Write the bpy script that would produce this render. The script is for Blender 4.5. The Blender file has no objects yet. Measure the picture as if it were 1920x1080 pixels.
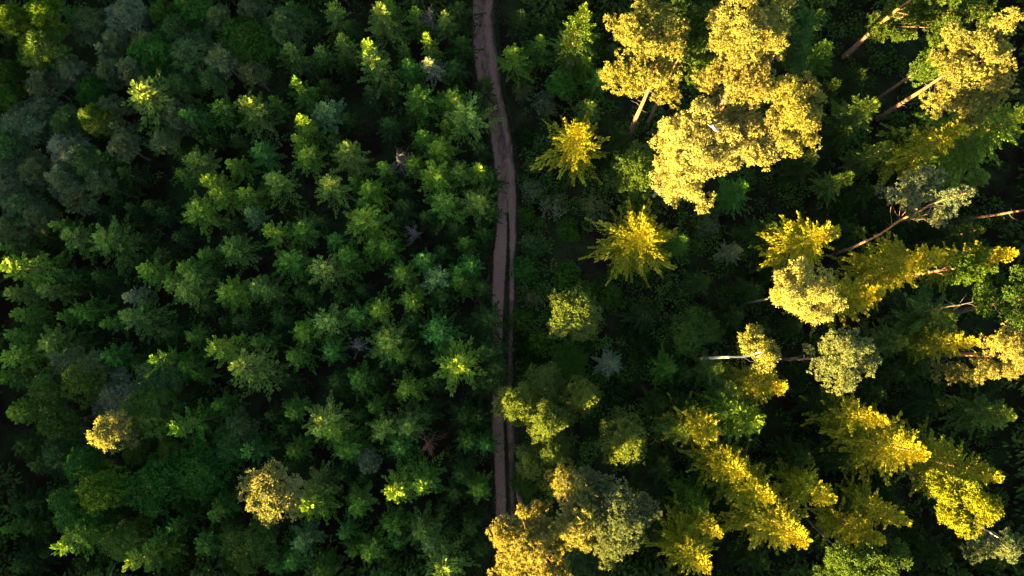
import bpy, math, random
import numpy as np
from mathutils import Vector

# ------------------------------------------------------------------ camera, light, exposure
sc = bpy.context.scene
COL = sc.collection
CAM_H = 95.0                      # drone height above the forest floor, metres
TILT = math.radians(4.8)          # looks almost straight down
FPX = 1490.0                      # focal length in pixels of a 1920 px wide frame
cam = bpy.data.cameras.new('drone_camera')
cam.sensor_width = 36.0
cam.lens = FPX / 1920 * 36.0
cam.clip_start = 0.5
cam.clip_end = 3000
cam_o = bpy.data.objects.new('drone_camera', cam)
COL.objects.link(cam_o)
cam_o.location = (0, 0, CAM_H)
cam_o.rotation_euler = (TILT, 0, 0)
sc.camera = cam_o

SUN_XY = Vector((-0.72, -0.69)).normalized()      # towards the sun, seen from above
SUN_EL = math.radians(4.2)
w = bpy.data.worlds.new('World'); sc.world = w
w.use_nodes = True
nt = w.node_tree
for n in list(nt.nodes): nt.nodes.remove(n)
sky = nt.nodes.new('ShaderNodeTexSky')
sky.sky_type = 'NISHITA'; sky.sun_disc = False
sky.sun_elevation = SUN_EL
sky.sun_rotation = math.atan2(SUN_XY.x, SUN_XY.y)
bg = nt.nodes.new('ShaderNodeBackground'); bg.inputs['Strength'].default_value = 0.05
ow = nt.nodes.new('ShaderNodeOutputWorld')
nt.links.new(sky.outputs[0], bg.inputs[0]); nt.links.new(bg.outputs[0], ow.inputs[0])

sl = bpy.data.lights.new('sun', 'SUN')
sl.energy = 5.0; sl.angle = math.radians(0.5); sl.color = (1.0, 0.62, 0.18)
so = bpy.data.objects.new('sun', sl); COL.objects.link(so)
sd = Vector((SUN_XY.x * math.cos(SUN_EL), SUN_XY.y * math.cos(SUN_EL), math.sin(SUN_EL)))
so.rotation_euler = sd.to_track_quat('Z', 'Y').to_euler()
so.location = sd * 200

sc.view_settings.view_transform = 'Standard'
try: sc.view_settings.look = 'None'
except Exception: pass
sc.view_settings.gamma = 1.0
sc.view_settings.exposure = 4.45
sc.view_settings.use_curve_mapping = False
sc.render.engine = 'CYCLES'
sc.cycles.max_bounces = 4
sc.cycles.diffuse_bounces = 2
sc.cycles.glossy_bounces = 2
sc.cycles.transmission_bounces = 3
sc.cycles.use_denoising = True
sc.cycles.sample_clamp_indirect = 0.06

SHADE0, SHADE_SLOPE = 9.0, math.tan(SUN_EL)
def shade_height(x, y):            # height up to which the wood towards the sun keeps the light off
    return SHADE0 - SHADE_SLOPE * (-(SUN_XY.x * x + SUN_XY.y * y))

def P(px, py, h):
    """photo position + height above the ground -> place in the world"""
    dx, dy = (px - 960) / FPX, (540 - py) / FPX
    c, s = math.cos(TILT), math.sin(TILT)
    vy, vz = dy * c + s, dy * s - c
    t = (h - CAM_H) / vz
    return Vector((dx * t, vy * t, h))
def proj(x, y, z):
    c, s = math.cos(TILT), math.sin(TILT)
    rz = z - CAM_H
    cy, cz = y * c + rz * s, -y * s + rz * c
    return 960 + FPX * x / -cz, 540 - FPX * cy / -cz
def metres(rpx, h): return rpx * (CAM_H - h) / FPX

rs = np.random.RandomState(11)
rnd = random.Random(7)

# ------------------------------------------------------------------ materials
def new_mat(name):
    m = bpy.data.materials.new(name); m.use_nodes = True
    t = m.node_tree
    for n in list(t.nodes): t.nodes.remove(n)
    return m, t, t.nodes, t.links

def foliage_mat(name, translucent=0.35, yellowing=0.25):
    m, t, N, L = new_mat(name)
    out = N.new('ShaderNodeOutputMaterial')
    tint = N.new('ShaderNodeAttribute'); tint.attribute_type = 'OBJECT'; tint.attribute_name = 'tint'
    var = N.new('ShaderNodeAttribute'); var.attribute_type = 'GEOMETRY'; var.attribute_name = 'var'
    hue = N.new('ShaderNodeAttribute'); hue.attribute_type = 'GEOMETRY'; hue.attribute_name = 'hue'
    mul = N.new('ShaderNodeMix'); mul.data_type = 'RGBA'; mul.blend_type = 'MULTIPLY'; mul.inputs[0].default_value = 1
    L.new(tint.outputs['Color'], mul.inputs[6])
    cmb = N.new('ShaderNodeCombineColor')
    for i in range(3): L.new(var.outputs['Fac'], cmb.inputs[i])
    L.new(cmb.outputs[0], mul.inputs[7])
    yel = N.new('ShaderNodeMix'); yel.data_type = 'RGBA'; yel.blend_type = 'MULTIPLY'
    mf = N.new('ShaderNodeMath'); mf.operation = 'MULTIPLY'; mf.inputs[1].default_value = yellowing * 2
    L.new(hue.outputs['Fac'], mf.inputs[0]); L.new(mf.outputs[0], yel.inputs[0])
    yel.inputs[7].default_value = (1.7, 1.12, 0.6, 1)
    L.new(mul.outputs[2], yel.inputs[6])
    dif = N.new('ShaderNodeBsdfPrincipled')
    dif.inputs['Roughness'].default_value = 0.6
    dif.inputs['Specular IOR Level'].default_value = 0.06
    tr = N.new('ShaderNodeBsdfTranslucent')
    L.new(yel.outputs[2], dif.inputs['Base Color'])
    tcol = N.new('ShaderNodeMix'); tcol.data_type = 'RGBA'; tcol.blend_type = 'MULTIPLY'; tcol.inputs[0].default_value = 1
    tcol.inputs[7].default_value = (1.25, 1.2, 0.5, 1)
    L.new(yel.outputs[2], tcol.inputs[6]); L.new(tcol.outputs[2], tr.inputs['Color'])
    mx = N.new('ShaderNodeMixShader'); mx.inputs[0].default_value = translucent
    L.new(dif.outputs[0], mx.inputs[1]); L.new(tr.outputs[0], mx.inputs[2])
    L.new(mx.outputs[0], out.inputs[0])
    return m

def bark_mat(name, low, high, split=0.45, scale=6.0):
    m, t, N, L = new_mat(name)
    out = N.new('ShaderNodeOutputMaterial'); b = N.new('ShaderNodeBsdfPrincipled')
    b.inputs['Roughness'].default_value = 0.85; b.inputs['Specular IOR Level'].default_value = 0.15
    tc = N.new('ShaderNodeTexCoord'); sep = N.new('ShaderNodeSeparateXYZ')
    L.new(tc.outputs['Generated'], sep.inputs[0])
    noi = N.new('ShaderNodeTexNoise'); noi.inputs['Scale'].default_value = scale; noi.inputs['Detail'].default_value = 5
    mp = N.new('ShaderNodeMapping'); mp.inputs['Scale'].default_value = (1.5, 1.5, 0.4)
    L.new(tc.outputs['Object'], mp.inputs[0]); L.new(mp.outputs[0], noi.inputs['Vector'])
    ad = N.new('ShaderNodeMath'); ad.operation = 'MULTIPLY_ADD'; ad.inputs[1].default_value = 0.35
    L.new(noi.outputs['Fac'], ad.inputs[0]); L.new(sep.outputs['Z'], ad.inputs[2])
    rp = N.new('ShaderNodeValToRGB')
    rp.color_ramp.elements[0].position = split; rp.color_ramp.elements[0].color = (*low, 1)
    rp.color_ramp.elements[1].position = split + 0.25; rp.color_ramp.elements[1].color = (*high, 1)
    L.new(ad.outputs[0], rp.inputs[0])
    mu = N.new('ShaderNodeMix'); mu.data_type = 'RGBA'; mu.blend_type = 'MULTIPLY'; mu.inputs[0].default_value = 0.7
    r2 = N.new('ShaderNodeValToRGB'); r2.color_ramp.elements[0].position = 0.35; r2.color_ramp.elements[0].color = (0.35, 0.35, 0.35, 1)
    r2.color_ramp.elements[1].position = 0.65; r2.color_ramp.elements[1].color = (1.2, 1.2, 1.2, 1)
    L.new(noi.outputs['Fac'], r2.inputs[0]); L.new(rp.outputs[0], mu.inputs[6]); L.new(r2.outputs[0], mu.inputs[7])
    L.new(mu.outputs[2], b.inputs['Base Color'])
    bp = N.new('ShaderNodeBump'); bp.inputs['Strength'].default_value = 0.6; bp.inputs['Distance'].default_value = 0.04
    L.new(noi.outputs['Fac'], bp.inputs['Height']); L.new(bp.outputs[0], b.inputs['Normal'])
    L.new(b.outputs[0], out.inputs[0])
    return m

M_NEEDLE = foliage_mat('spruce_needles', 0.14, 0.34)
M_PINE = foliage_mat('pine_needles', 0.42, 0.16)
M_LEAF = foliage_mat('broad_leaves', 0.48, 0.14)
M_SHRUB = foliage_mat('shrub_leaves', 0.40, 0.3)
M_SPRUCE_BARK = bark_mat('spruce_bark', (0.10, 0.07, 0.055), (0.13, 0.09, 0.06))
M_PINE_BARK = bark_mat('pine_bark', (0.13, 0.09, 0.08), (0.22, 0.11, 0.06), 0.42)
M_BIRCH_BARK = bark_mat('birch_bark', (0.42, 0.38, 0.36), (0.62, 0.57, 0.52), 0.3, 9)
M_GREY_WOOD = bark_mat('weathered_grey_wood', (0.050, 0.050, 0.048), (0.07, 0.069, 0.066))
M_RED_WOOD = bark_mat('reddish_dead_twigs', (0.09, 0.035, 0.026), (0.11, 0.045, 0.03))

def ground_mat():
    m, t, N, L = new_mat('needle_litter_and_moss')
    out = N.new('ShaderNodeOutputMaterial'); b = N.new('ShaderNodeBsdfPrincipled')
    b.inputs['Roughness'].default_value = 0.95; b.inputs['Specular IOR Level'].default_value = 0.1
    tc = N.new('ShaderNodeTexCoord')
    n1 = N.new('ShaderNodeTexNoise'); n1.inputs['Scale'].default_value = 0.22; n1.inputs['Detail'].default_value = 8; n1.inputs['Roughness'].default_value = 0.65
    n2 = N.new('ShaderNodeTexNoise'); n2.inputs['Scale'].default_value = 3.5; n2.inputs['Detail'].default_value = 8; n2.inputs['Roughness'].default_value = 0.7
    L.new(tc.outputs['Object'], n1.inputs['Vector']); L.new(tc.outputs['Object'], n2.inputs['Vector'])
    r1 = N.new('ShaderNodeValToRGB')
    e = r1.color_ramp.elements
    e[0].position = 0.42; e[0].color = (0.011, 0.006, 0.0048, 1)
    e[1].position = 0.62; e[1].color = (0.018, 0.034, 0.010, 1)
    L.new(n1.outputs['Fac'], r1.inputs[0])
    r2 = N.new('ShaderNodeValToRGB'); r2.color_ramp.elements[0].position = 0.3; r2.color_ramp.elements[0].color = (0.4, 0.4, 0.4, 1)
    r2.color_ramp.elements[1].position = 0.75; r2.color_ramp.elements[1].color = (1.5, 1.4, 1.3, 1)
    L.new(n2.outputs['Fac'], r2.inputs[0])
    mu = N.new('ShaderNodeMix'); mu.data_type = 'RGBA'; mu.blend_type = 'MULTIPLY'; mu.inputs[0].default_value = 1
    L.new(r1.outputs[0], mu.inputs[6]); L.new(r2.outputs[0], mu.inputs[7]); L.new(mu.outputs[2], b.inputs['Base Color'])
    bp = N.new('ShaderNodeBump'); bp.inputs['Strength'].default_value = 0.8; bp.inputs['Distance'].default_value = 0.12
    L.new(n2.outputs['Fac'], bp.inputs['Height']); L.new(bp.outputs[0], b.inputs['Normal'])
    L.new(b.outputs[0], out.inputs[0])
    return m

def track_mat():
    m, t, N, L = new_mat('trodden_dirt')
    out = N.new('ShaderNodeOutputMaterial'); b = N.new('ShaderNodeBsdfPrincipled')
    b.inputs['Roughness'].default_value = 0.9; b.inputs['Specular IOR Level'].default_value = 0.15
    tc = N.new('ShaderNodeTexCoord')
    dirt = N.new('ShaderNodeAttribute'); dirt.attribute_name = 'wear_shade'
    n1 = N.new('ShaderNodeTexNoise'); n1.inputs['Scale'].default_value = 1.0; n1.inputs['Detail'].default_value = 9; n1.inputs['Roughness'].default_value = 0.7
    mp = N.new('ShaderNodeMapping'); mp.inputs['Scale'].default_value = (2.0, 0.7, 1)
    L.new(tc.outputs['Object'], mp.inputs[0]); L.new(mp.outputs[0], n1.inputs['Vector'])
    n2 = N.new('ShaderNodeTexNoise'); n2.inputs['Scale'].default_value = 9; n2.inputs['Detail'].default_value = 6
    L.new(tc.outputs['Object'], n2.inputs['Vector'])
    ad = N.new('ShaderNodeMath'); ad.operation = 'MULTIPLY_ADD'; ad.inputs[1].default_value = 1.7; 
    L.new(n1.outputs['Fac'], ad.inputs[0])
    sb = N.new('ShaderNodeMath'); sb.operation = 'SUBTRACT'; sb.inputs[1].default_value = 0.85
    L.new(dirt.outputs['Fac'], sb.inputs[0]); L.new(sb.outputs[0], ad.inputs[2])
    r = N.new('ShaderNodeValToRGB'); e = r.color_ramp.elements
    e[0].position = 0.12; e[0].color = (0.035, 0.028, 0.022, 1)
    e[1].position = 0.85; e[1].color = (0.20, 0.112, 0.096, 1)
    e2 = e.new(0.45); e2.color = (0.085, 0.047, 0.040, 1)
    L.new(ad.outputs[0], r.inputs[0])
    mu = N.new('ShaderNodeMix'); mu.data_type = 'RGBA'; mu.blend_type = 'MULTIPLY'; mu.inputs[0].default_value = 0.85
    r2 = N.new('ShaderNodeValToRGB'); r2.color_ramp.elements[0].position = 0.3; r2.color_ramp.elements[0].color = (0.5, 0.5, 0.5, 1)
    r2.color_ramp.elements[1].position = 0.7; r2.color_ramp.elements[1].color = (1.25, 1.25, 1.25, 1)
    L.new(n2.outputs['Fac'], r2.inputs[0]); L.new(r.outputs[0], mu.inputs[6]); L.new(r2.outputs[0], mu.inputs[7])
    L.new(mu.outputs[2], b.inputs['Base Color'])
    bp = N.new('ShaderNodeBump'); bp.inputs['Strength'].default_value = 0.7; bp.inputs['Distance'].default_value = 0.05
    L.new(n2.outputs['Fac'], bp.inputs['Height']); L.new(bp.outputs[0], b.inputs['Normal'])
    L.new(b.outputs[0], out.inputs[0])
    return m

# ------------------------------------------------------------------ mesh helpers
def make_mesh(name, verts, quads, mat, var=None, hue=None, smooth=False):
    me = bpy.data.meshes.new(name)
    verts = np.asarray(verts, dtype=np.float32); quads = np.asarray(quads, dtype=np.int32)
    me.vertices.add(len(verts)); me.vertices.foreach_set('co', verts.ravel())
    nq = len(quads); k = quads.shape[1]
    me.loops.add(nq * k); me.loops.foreach_set('vertex_index', quads.ravel())
    me.polygons.add(nq)
    me.polygons.foreach_set('loop_start', np.arange(0, nq * k, k, dtype=np.int32))
    me.polygons.foreach_set('loop_total', np.full(nq, k, dtype=np.int32))
    if smooth: me.polygons.foreach_set('use_smooth', np.ones(nq, dtype=bool))
    for nm, a in (('var', var), ('hue', hue)):
        if a is not None:
            at = me.attributes.new(nm, 'FLOAT', 'FACE'); at.data.foreach_set('value', np.asarray(a, dtype=np.float32))
    me.materials.append(mat)
    me.update(calc_edges=True)
    return me

def norm(a): return a / np.maximum(np.linalg.norm(a, axis=-1, keepdims=True), 1e-6)

class Leaves:
    """collects kite-shaped sprays / leaves"""
    def __init__(s): s.v, s.var, s.hue = [], [], []
    def add(s, base, d, n, ln, wd, var, hue):
        d = norm(d); side = norm(np.cross(d, n))
        ln = np.asarray(ln)[:, None]; wd = np.asarray(wd)[:, None]
        up = norm(np.cross(side, d))
        mid = base + d * ln * 0.5 + up * ln * 0.06
        q = np.stack([base, mid + side * wd, base + d * ln, mid - side * wd], axis=1)
        s.v.append(q); s.var.append(np.broadcast_to(var, len(base))); s.hue.append(np.broadcast_to(hue, len(base)))
    def arrays(s): return np.concatenate(s.v), np.concatenate(s.var), np.concatenate(s.hue)
    def mesh(s, name, mat):
        v, va, hu = s.arrays()
        n = len(v)
        return make_mesh(name, v.reshape(-1, 3), np.arange(n * 4).reshape(n, 4), mat, va, hu)

def tube(points, radii, sides=7):
    pts = np.array([tuple(p) for p in points], dtype=float); V, F = [], []
    n = len(pts)
    for i in range(n):
        t = norm((pts[min(i + 1, n - 1)] - pts[max(i - 1, 0)])[None])[0]
        a = np.cross(t, (0.3, 0.9, 0.1) if abs(t[2]) > 0.8 else (0, 0, 1)); a = a / np.linalg.norm(a); b = np.cross(t, a)
        for k in range(sides):
            an = 2 * math.pi * k / sides
            V.append(pts[i] + (a * math.cos(an) + b * math.sin(an)) * radii[i])
    for i in range(n - 1):
        for k in range(sides):
            k2 = (k + 1) % sides
            F.append((i * sides + k, i * sides + k2, (i + 1) * sides + k2, (i + 1) * sides + k))
    return V, F

def tubes_mesh(name, list_of, mat):
    V, F = [], []
    for pts, rad, sd in list_of:
        v, f = tube(pts, rad, sd); o = len(V)
        V += v; F += [tuple(i + o for i in q) for q in f]
    return make_mesh(name, V, F, mat, smooth=True)

# ---- objects
def thing(name, label, cat, loc=(0, 0, 0), rz=0.0, group=None, scale=None):
    o = bpy.data.objects.new(name, None); COL.objects.link(o)
    o.location = loc; o.rotation_euler = (0, 0, rz)
    o.empty_display_size = 0.3
    if scale: o.scale = scale
    o['label'] = label; o['category'] = cat
    if group: o['group'] = group
    return o
def part(name, me, parent, tint=None, loc=None, rot=None, scale=None):
    o = bpy.data.objects.new(name, me); COL.objects.link(o); o.parent = parent
    if tint is not None: o['tint'] = [float(c) for c in tint]
    if loc is not None: o.location = loc
    if rot is not None: o.rotation_euler = rot
    if scale is not None: o.scale = scale
    return o

def fine_part(name, me, parent):      # twigs too thin to pick apart: one part
    o = part(name, me, parent); o['kind'] = 'stuff'; return o

# ------------------------------------------------------------------ spruce boughs and crowns
def bough(lv, origin, az, L, e0, droop, n, gain, r, sl=0.38, sw=0.075, hang=0.12, wide=0.21, shoot_light=0.0):
    """a feathered spruce bough: sprays along a curved spine and its side twigs"""
    u = r.rand(n) ** 0.75
    wd = (wide * L * np.sin(np.clip(u * 1.15 + 0.12, 0, 1) * math.pi) ** 0.8 * (1.05 - 0.55 * u) + 0.06)
    # side twigs at fixed stations, so the frond has fingers
    ns = max(3, int(L / 0.30))
    u = (np.floor(u * ns) + 0.5 + r.normal(0, 0.16, n)) / ns
    u = np.clip(u, 0.02, 1.03)
    v = r.uniform(-1, 1, n); v = np.sign(v) * np.abs(v) ** 0.8
    lat = v * wd
    fwd = u * L + np.abs(lat) * 0.75
    x = np.minimum(fwd, L * 1.06)
    uu = x / L
    z = L * (e0 * uu - droop * uu ** 2 + 0.18 * droop * uu ** 3) - hang * np.abs(lat) + r.normal(0, 0.03, n)
    base = np.stack([x, lat, z], 1)
    sg = np.sign(lat)
    d = np.stack([0.8 + 0.4 * r.rand(n), sg * (0.35 + 0.55 * r.rand(n)) * (1 - 0.6 * u), (e0 - 2 * droop * uu) * 0.6 + r.normal(0.05, 0.22, n)], 1)
    nrm = np.stack([r.normal(0, 0.35, n), r.normal(0, 0.45, n), np.ones(n)], 1)
    c, s = math.cos(az), math.sin(az)
    R = np.array([[c, -s, 0], [s, c, 0], [0, 0, 1]])
    ln = sl * (0.75 + 0.5 * r.rand(n)) * (1.05 - 0.3 * uu)
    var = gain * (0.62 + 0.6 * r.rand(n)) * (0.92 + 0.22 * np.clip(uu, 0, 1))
    lv.add(base @ R.T + origin, d @ R.T, nrm @ R.T, ln, sw * (0.75 + 0.5 * r.rand(n)), var, np.clip(r.rand(n) * 0.42 + 0.15 * (uu - 0.5) + 0.6 * shoot_light, 0, 1.2))

def spruce_crown(h, R, seed, dens=1.0, t0=0.14, nb=7, pitch=0.62, pw=0.8, sl=0.38, sw=0.075, wide=0.21, boughs_out=None):
    r = np.random.RandomState(seed)
    lv = Leaves()
    z = h * t0
    while z < h * 0.985:
        t = z / h
        fr = max(0.0, (t - 0.62) / 0.38)      # pale top shoots, brightened by light painted into their colour
        L0 = R * (1 - t) ** pw + 0.16
        n_b = max(4, int(round(nb * (0.75 + 0.5 * (1 - t)))))
        a0 = r.rand() * 6.28
        for k in range(n_b):
            if r.rand() < 0.07: continue
            az = a0 + 6.283 * k / n_b + r.normal(0, 0.22)
            L = L0 * (r.uniform(0.66, 1.24) if h < 12 else r.uniform(0.5, 1.36))
            e0 = 0.12 + 0.95 * t ** 1.5 + r.normal(0, 0.07)
            dr = 0.42 * (1 - t) + 0.12 + r.normal(0, 0.05)
            o = np.array([0, 0, z + r.normal(0, 0.12)])
            if boughs_out is not None and L > 1.1 and t > 0.28 and len(boughs_out) < 96:
                boughs_out.append((az, L, e0, o[2], r.uniform(0.78, 1.2)))
            else:
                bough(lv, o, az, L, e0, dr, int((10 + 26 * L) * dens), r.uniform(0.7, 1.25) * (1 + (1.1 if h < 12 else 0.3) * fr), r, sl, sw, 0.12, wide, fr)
        z += pitch * (0.45 + 0.75 * (1 - t)) * r.uniform(0.8, 1.2)
    n = int(26 * dens)                          # the leading shoot, light painted into its colour too
    zz = h - 0.9 + r.rand(n) * 0.85
    an = r.rand(n) * 6.28
    lv.add(np.stack([np.zeros(n), np.zeros(n), zz], 1), np.stack([np.cos(an) * 0.7, np.sin(an) * 0.7, 0.5 + r.rand(n)], 1),
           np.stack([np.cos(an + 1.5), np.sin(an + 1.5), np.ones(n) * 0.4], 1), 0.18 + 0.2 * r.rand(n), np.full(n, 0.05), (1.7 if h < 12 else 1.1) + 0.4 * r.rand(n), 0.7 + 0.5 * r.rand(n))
    return lv

def straight_trunk(name, h, r0, mat, seed, r1=0.03):
    r = np.random.RandomState(seed)
    n = 7
    pts = [(0.05 * r.randn() * (i > 0), 0.05 * r.randn() * (i > 0), h * 0.97 * i / (n - 1)) for i in range(n)]
    rad = [r0 * (1 - i / (n - 1)) ** 0.8 + r1 for i in range(n)]; rad[0] *= 1.25
    return tubes_mesh(name, [(pts, rad, 8)], mat)

# ------------------------------------------------------------------ tufted crowns (pines, broad-leaved trees, shrubs)
def tuft_lobe(lv, c, rad, r, kind, gain=1.0, up=0.15, area=None):
    rx, ry, rz = rad
    A = 4 * math.pi * ((rx * ry) ** 1.6 + (rx * rz) ** 1.6 + (ry * rz) ** 1.6) ** (1 / 1.6) / 3 ** (1 / 1.6)
    if kind == 'pine': per, k, tr = 0.115, 12, 0.195
    elif kind == 'leaf': per, k, tr = 0.125, 12, 0.225
    elif kind == 'grey': per, k, tr = 0.27, 20, 0.42
    else: per, k, tr = 0.17, 11, 0.26
    n = max(8, int(A / per))
    d = r.normal(size=(n, 3)); d[:, 2] += up; d = norm(d)
    d = d[d[:, 2] > -0.55]; n = len(d)
    # lumpy surface
    ph = r.rand(6) * 6.28
    lump = 1 + 0.13 * np.sin(d[:, 0] * 5 + ph[0]) + 0.13 * np.sin(d[:, 1] * 5.5 + ph[1]) + 0.1 * np.sin(d[:, 2] * 6 + ph[2]) + 0.08 * np.sin(d[:, 0] * 9 + d[:, 1] * 8 + ph[3])
    rr = lump * np.where(r.rand(n) < 0.72, r.uniform(0.86, 1.08, n), r.uniform(0.45, 0.9, n))
    cen = np.array(c) + d * rr[:, None] * np.array([rx, ry, rz])
    tg = gain * r.uniform(0.82, 1.2, n)
    th = np.clip(r.normal(r.uniform(0.0, 0.75), 0.18, n), 0, 1)
    C = np.repeat(cen, k, 0); D = np.repeat(d, k, 0); m = len(C)
    rd = norm(r.normal(size=(m, 3)))
    if kind in ('pine', 'grey'):
        dd = norm(rd + D * 0.55 + np.array([0, 0, 0.25]))
        base = C + dd * tr * 0.15
        ln = tr * r.uniform(0.85, 1.45, m); wd = tr * (r.uniform(0.16, 0.27, m) if kind == 'pine' else r.uniform(0.09, 0.15, m))
    else:
        base = C + rd * tr * r.uniform(0.2, 1.15, (m, 1))
        dd = norm(norm(r.normal(size=(m, 3))) + D * 0.4)
        ln = tr * r.uniform(0.6, 1.0, m); wd = tr * r.uniform(0.22, 0.36, m)
    nn = norm(r.normal(size=(m, 3)) + D * 0.9)
    lv.add(base, dd, nn, ln, wd, np.repeat(tg, k) * r.uniform(0.85, 1.13, m), np.clip(np.repeat(th, k) + r.normal(0, 0.12, m), 0, 1))

def limb_pts(a, b, r, sag=0.08):
    a, b = np.array(a, float), np.array(b, float)
    n = 5; L = np.linalg.norm(b - a)
    out = []
    for i in range(n):
        t = i / (n - 1)
        p = a + (b - a) * t + np.array([0, 0, -sag * L * math.sin(t * math.pi)])
        if 0 < i < n - 1: p += r.normal(0, 0.05 * L ** 0.5, 3)
        out.append(p)
    return out

# ------------------------------------------------------------------ colours of the living trees (base colours)
TONE = {
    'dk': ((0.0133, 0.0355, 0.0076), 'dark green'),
    'md': ((0.0326, 0.0898, 0.0123), 'mid green'),
    'em': ((0.0264, 0.0950, 0.0167), 'emerald green'),
    'bl': ((0.048, 0.108, 0.042), 'blue-green'),
    'gy': ((0.080, 0.118, 0.062), 'grey-green'),
    'yl': ((0.0598, 0.1285, 0.0150), 'yellow-green'),
    'ol': ((0.0466, 0.0950, 0.0194), 'olive green'),
    'pl': ((0.0669, 0.1232, 0.0246), 'pale green'),
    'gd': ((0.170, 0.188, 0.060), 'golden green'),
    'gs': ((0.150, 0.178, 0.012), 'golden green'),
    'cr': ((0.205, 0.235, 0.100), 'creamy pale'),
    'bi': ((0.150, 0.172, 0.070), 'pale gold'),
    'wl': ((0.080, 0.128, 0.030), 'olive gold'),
    'pg': ((0.120, 0.160, 0.085), 'pale green'),
    'sv': ((0.095, 0.135, 0.090), 'silvery green'),
}
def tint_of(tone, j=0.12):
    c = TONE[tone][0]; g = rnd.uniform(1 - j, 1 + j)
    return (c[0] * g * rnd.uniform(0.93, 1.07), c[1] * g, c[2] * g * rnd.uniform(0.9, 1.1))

# ------------------------------------------------------------------ the setting: forest floor and track
def structure(name, me, label):
    o = bpy.data.objects.new(name, me); COL.objects.link(o); o['kind'] = 'structure'; o['label'] = label
    return o
G = 900.0
gm = make_mesh('forest_floor', [(-G, -G, 0), (G, -G, 0), (G, G, 0), (-G, G, 0)], [(0, 1, 2, 3)], ground_mat())
structure('forest_floor', gm, 'dark forest floor of needle litter and moss')

TRACK = [(-160, 880, 922, .5, .5), (0, 885, 928, .5, .5), (50, 884, 928, .5, .5), (100, 887, 933, .5, .5), (150, 894, 938, .5, .5), (200, 906, 947, .5, .5),
         (235, 916, 957, .5, .5), (275, 921, 962, .5, .5), (320, 927, 966, .5, .5), (370, 932, 969, .5, .52), (430, 929, 970, .55, .63),
         (480, 924, 968, .58, .72), (540, 921, 966, .55, .76), (600, 921, 965, .50, .78), (660, 923, 963, .46, .76), (740, 922, 963, .56, .70),
         (800, 922, 965, .53, .63), (860, 925, 966, .52, .69), (920, 928, 967, .52, .73), (980, 930, 967, .52, .72), (1250, 932, 968, .5, .72)]
ty = np.array([a[0] for a in TRACK], float)
def tr_at(py): return [np.interp(py, ty, [a[i] for a in TRACK]) for i in (1, 2, 3, 4)]
def build_track():
    rows = np.arange(-160, 1251, 5.0); us = np.linspace(-0.16, 1.16, 31)
    V, Wr = [], []
    r = np.random.RandomState(3)
    wob = np.convolve(r.normal(0, 1, len(rows) + 40), np.ones(12) / 12, 'same')[20:20 + len(rows)]
    wob2 = np.convolve(r.normal(0, 1, len(rows) + 40), np.ones(7) / 7, 'same')[20:20 + len(rows)]
    for i, py in enumerate(rows):
        l, rr, m0, m1 = tr_at(py)
        for u in us:
            p = P(l + (rr - l) * u, py, 0)
            edge = min(u + 0.01 + 0.13 * wob[i], 1.0 - u + 0.01 + 0.13 * wob2[i])
            wear_shade = np.clip(edge / 0.12, 0, 1)
            if m1 - m0 > 0.03:
                dm = min(u - m0 - 0.03 * wob[i], m1 + 0.03 * wob2[i] - u)
                wear_shade *= 1 - np.clip(dm / 0.05 + 0.5, 0, 1) * 0.95
                rut = 1.0
            else:
                rut = 0.62 + 0.38 * max(math.exp(-((u - 0.16 - 0.03 * wob[i]) / 0.11) ** 2), math.exp(-((u - 0.72 - 0.05 * wob2[i]) / 0.12) ** 2) * 0.85)
                if 180 < py < 300: rut *= 1 - 0.35 * math.exp(-((u - 0.62) / 0.18) ** 2)
            if py > 560 and u > m1: wear_shade *= 0.62  # shade of overhanging trees painted into the right rut
            if py > 560: wear_shade *= 0.9  # fainter painted tree shade across the whole lower stretch
            V.append((p.x, p.y, 0.035 + 0.06 * (1 - wear_shade) * (0.0 if edge < 0.05 else 1) - 0.03 * wear_shade * (rut - 0.6)))
            Wr.append(wear_shade * rut)
    n, k = len(rows), len(us)
    F = [(i * k + j, i * k + j + 1, (i + 1) * k + j + 1, (i + 1) * k + j) for i in range(n - 1) for j in range(k - 1)]
    F = [f[::-1] for f in F]
    me = make_mesh('forest_track', V, F, track_mat(), smooth=True)
    at = me.attributes.new('wear_shade', 'FLOAT', 'POINT'); at.data.foreach_set('value', np.array(Wr, dtype=np.float32))
    structure('forest_track', me, 'rutted dirt forest track with a grassy strip between its wheel ruts')
build_track()

def stuff(name, me, label, tint):
    o = bpy.data.objects.new(name, me); COL.objects.link(o); o['kind'] = 'stuff'; o['label'] = label; o['tint'] = list(tint)
    return o
# grass on the strip between the ruts and along both verges
lv = Leaves(); r = np.random.RandomState(21)
for n, lo, hi, side in ((3600, 400, 1200, 0), (6500, -140, 1220, -1), (6500, -140, 1220, 1)):
    py = r.uniform(lo, hi, n); l = np.interp(py, ty, [a[1] for a in TRACK]); rr = np.interp(py, ty, [a[2] for a in TRACK])
    m0 = np.interp(py, ty, [a[3] for a in TRACK]); m1 = np.interp(py, ty, [a[4] for a in TRACK])
    if side == 0: px = l + (rr - l) * (m0 + (m1 - m0) * r.uniform(0.05, 0.95, n))
    elif side < 0: px = l - np.abs(r.normal(0, 5, n)) + 1
    else: px = rr + np.abs(r.normal(0, 6, n)) - 1
    b = np.array([tuple(P(a, c, 0.02)) for a, c in zip(px, py)])
    lv.add(b, np.stack([r.normal(0, .6, n), r.normal(0, .6, n), np.ones(n)], 1), r.normal(size=(n, 3)), 0.18 + 0.2 * r.rand(n), np.full(n, 0.045), 0.6 + 0.6 * r.rand(n), r.rand(n) * 0.8)
stuff('grass', lv.mesh('grass', M_SHRUB), 'low grass on the track median and verges', (0.04, 0.075, 0.02))

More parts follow.
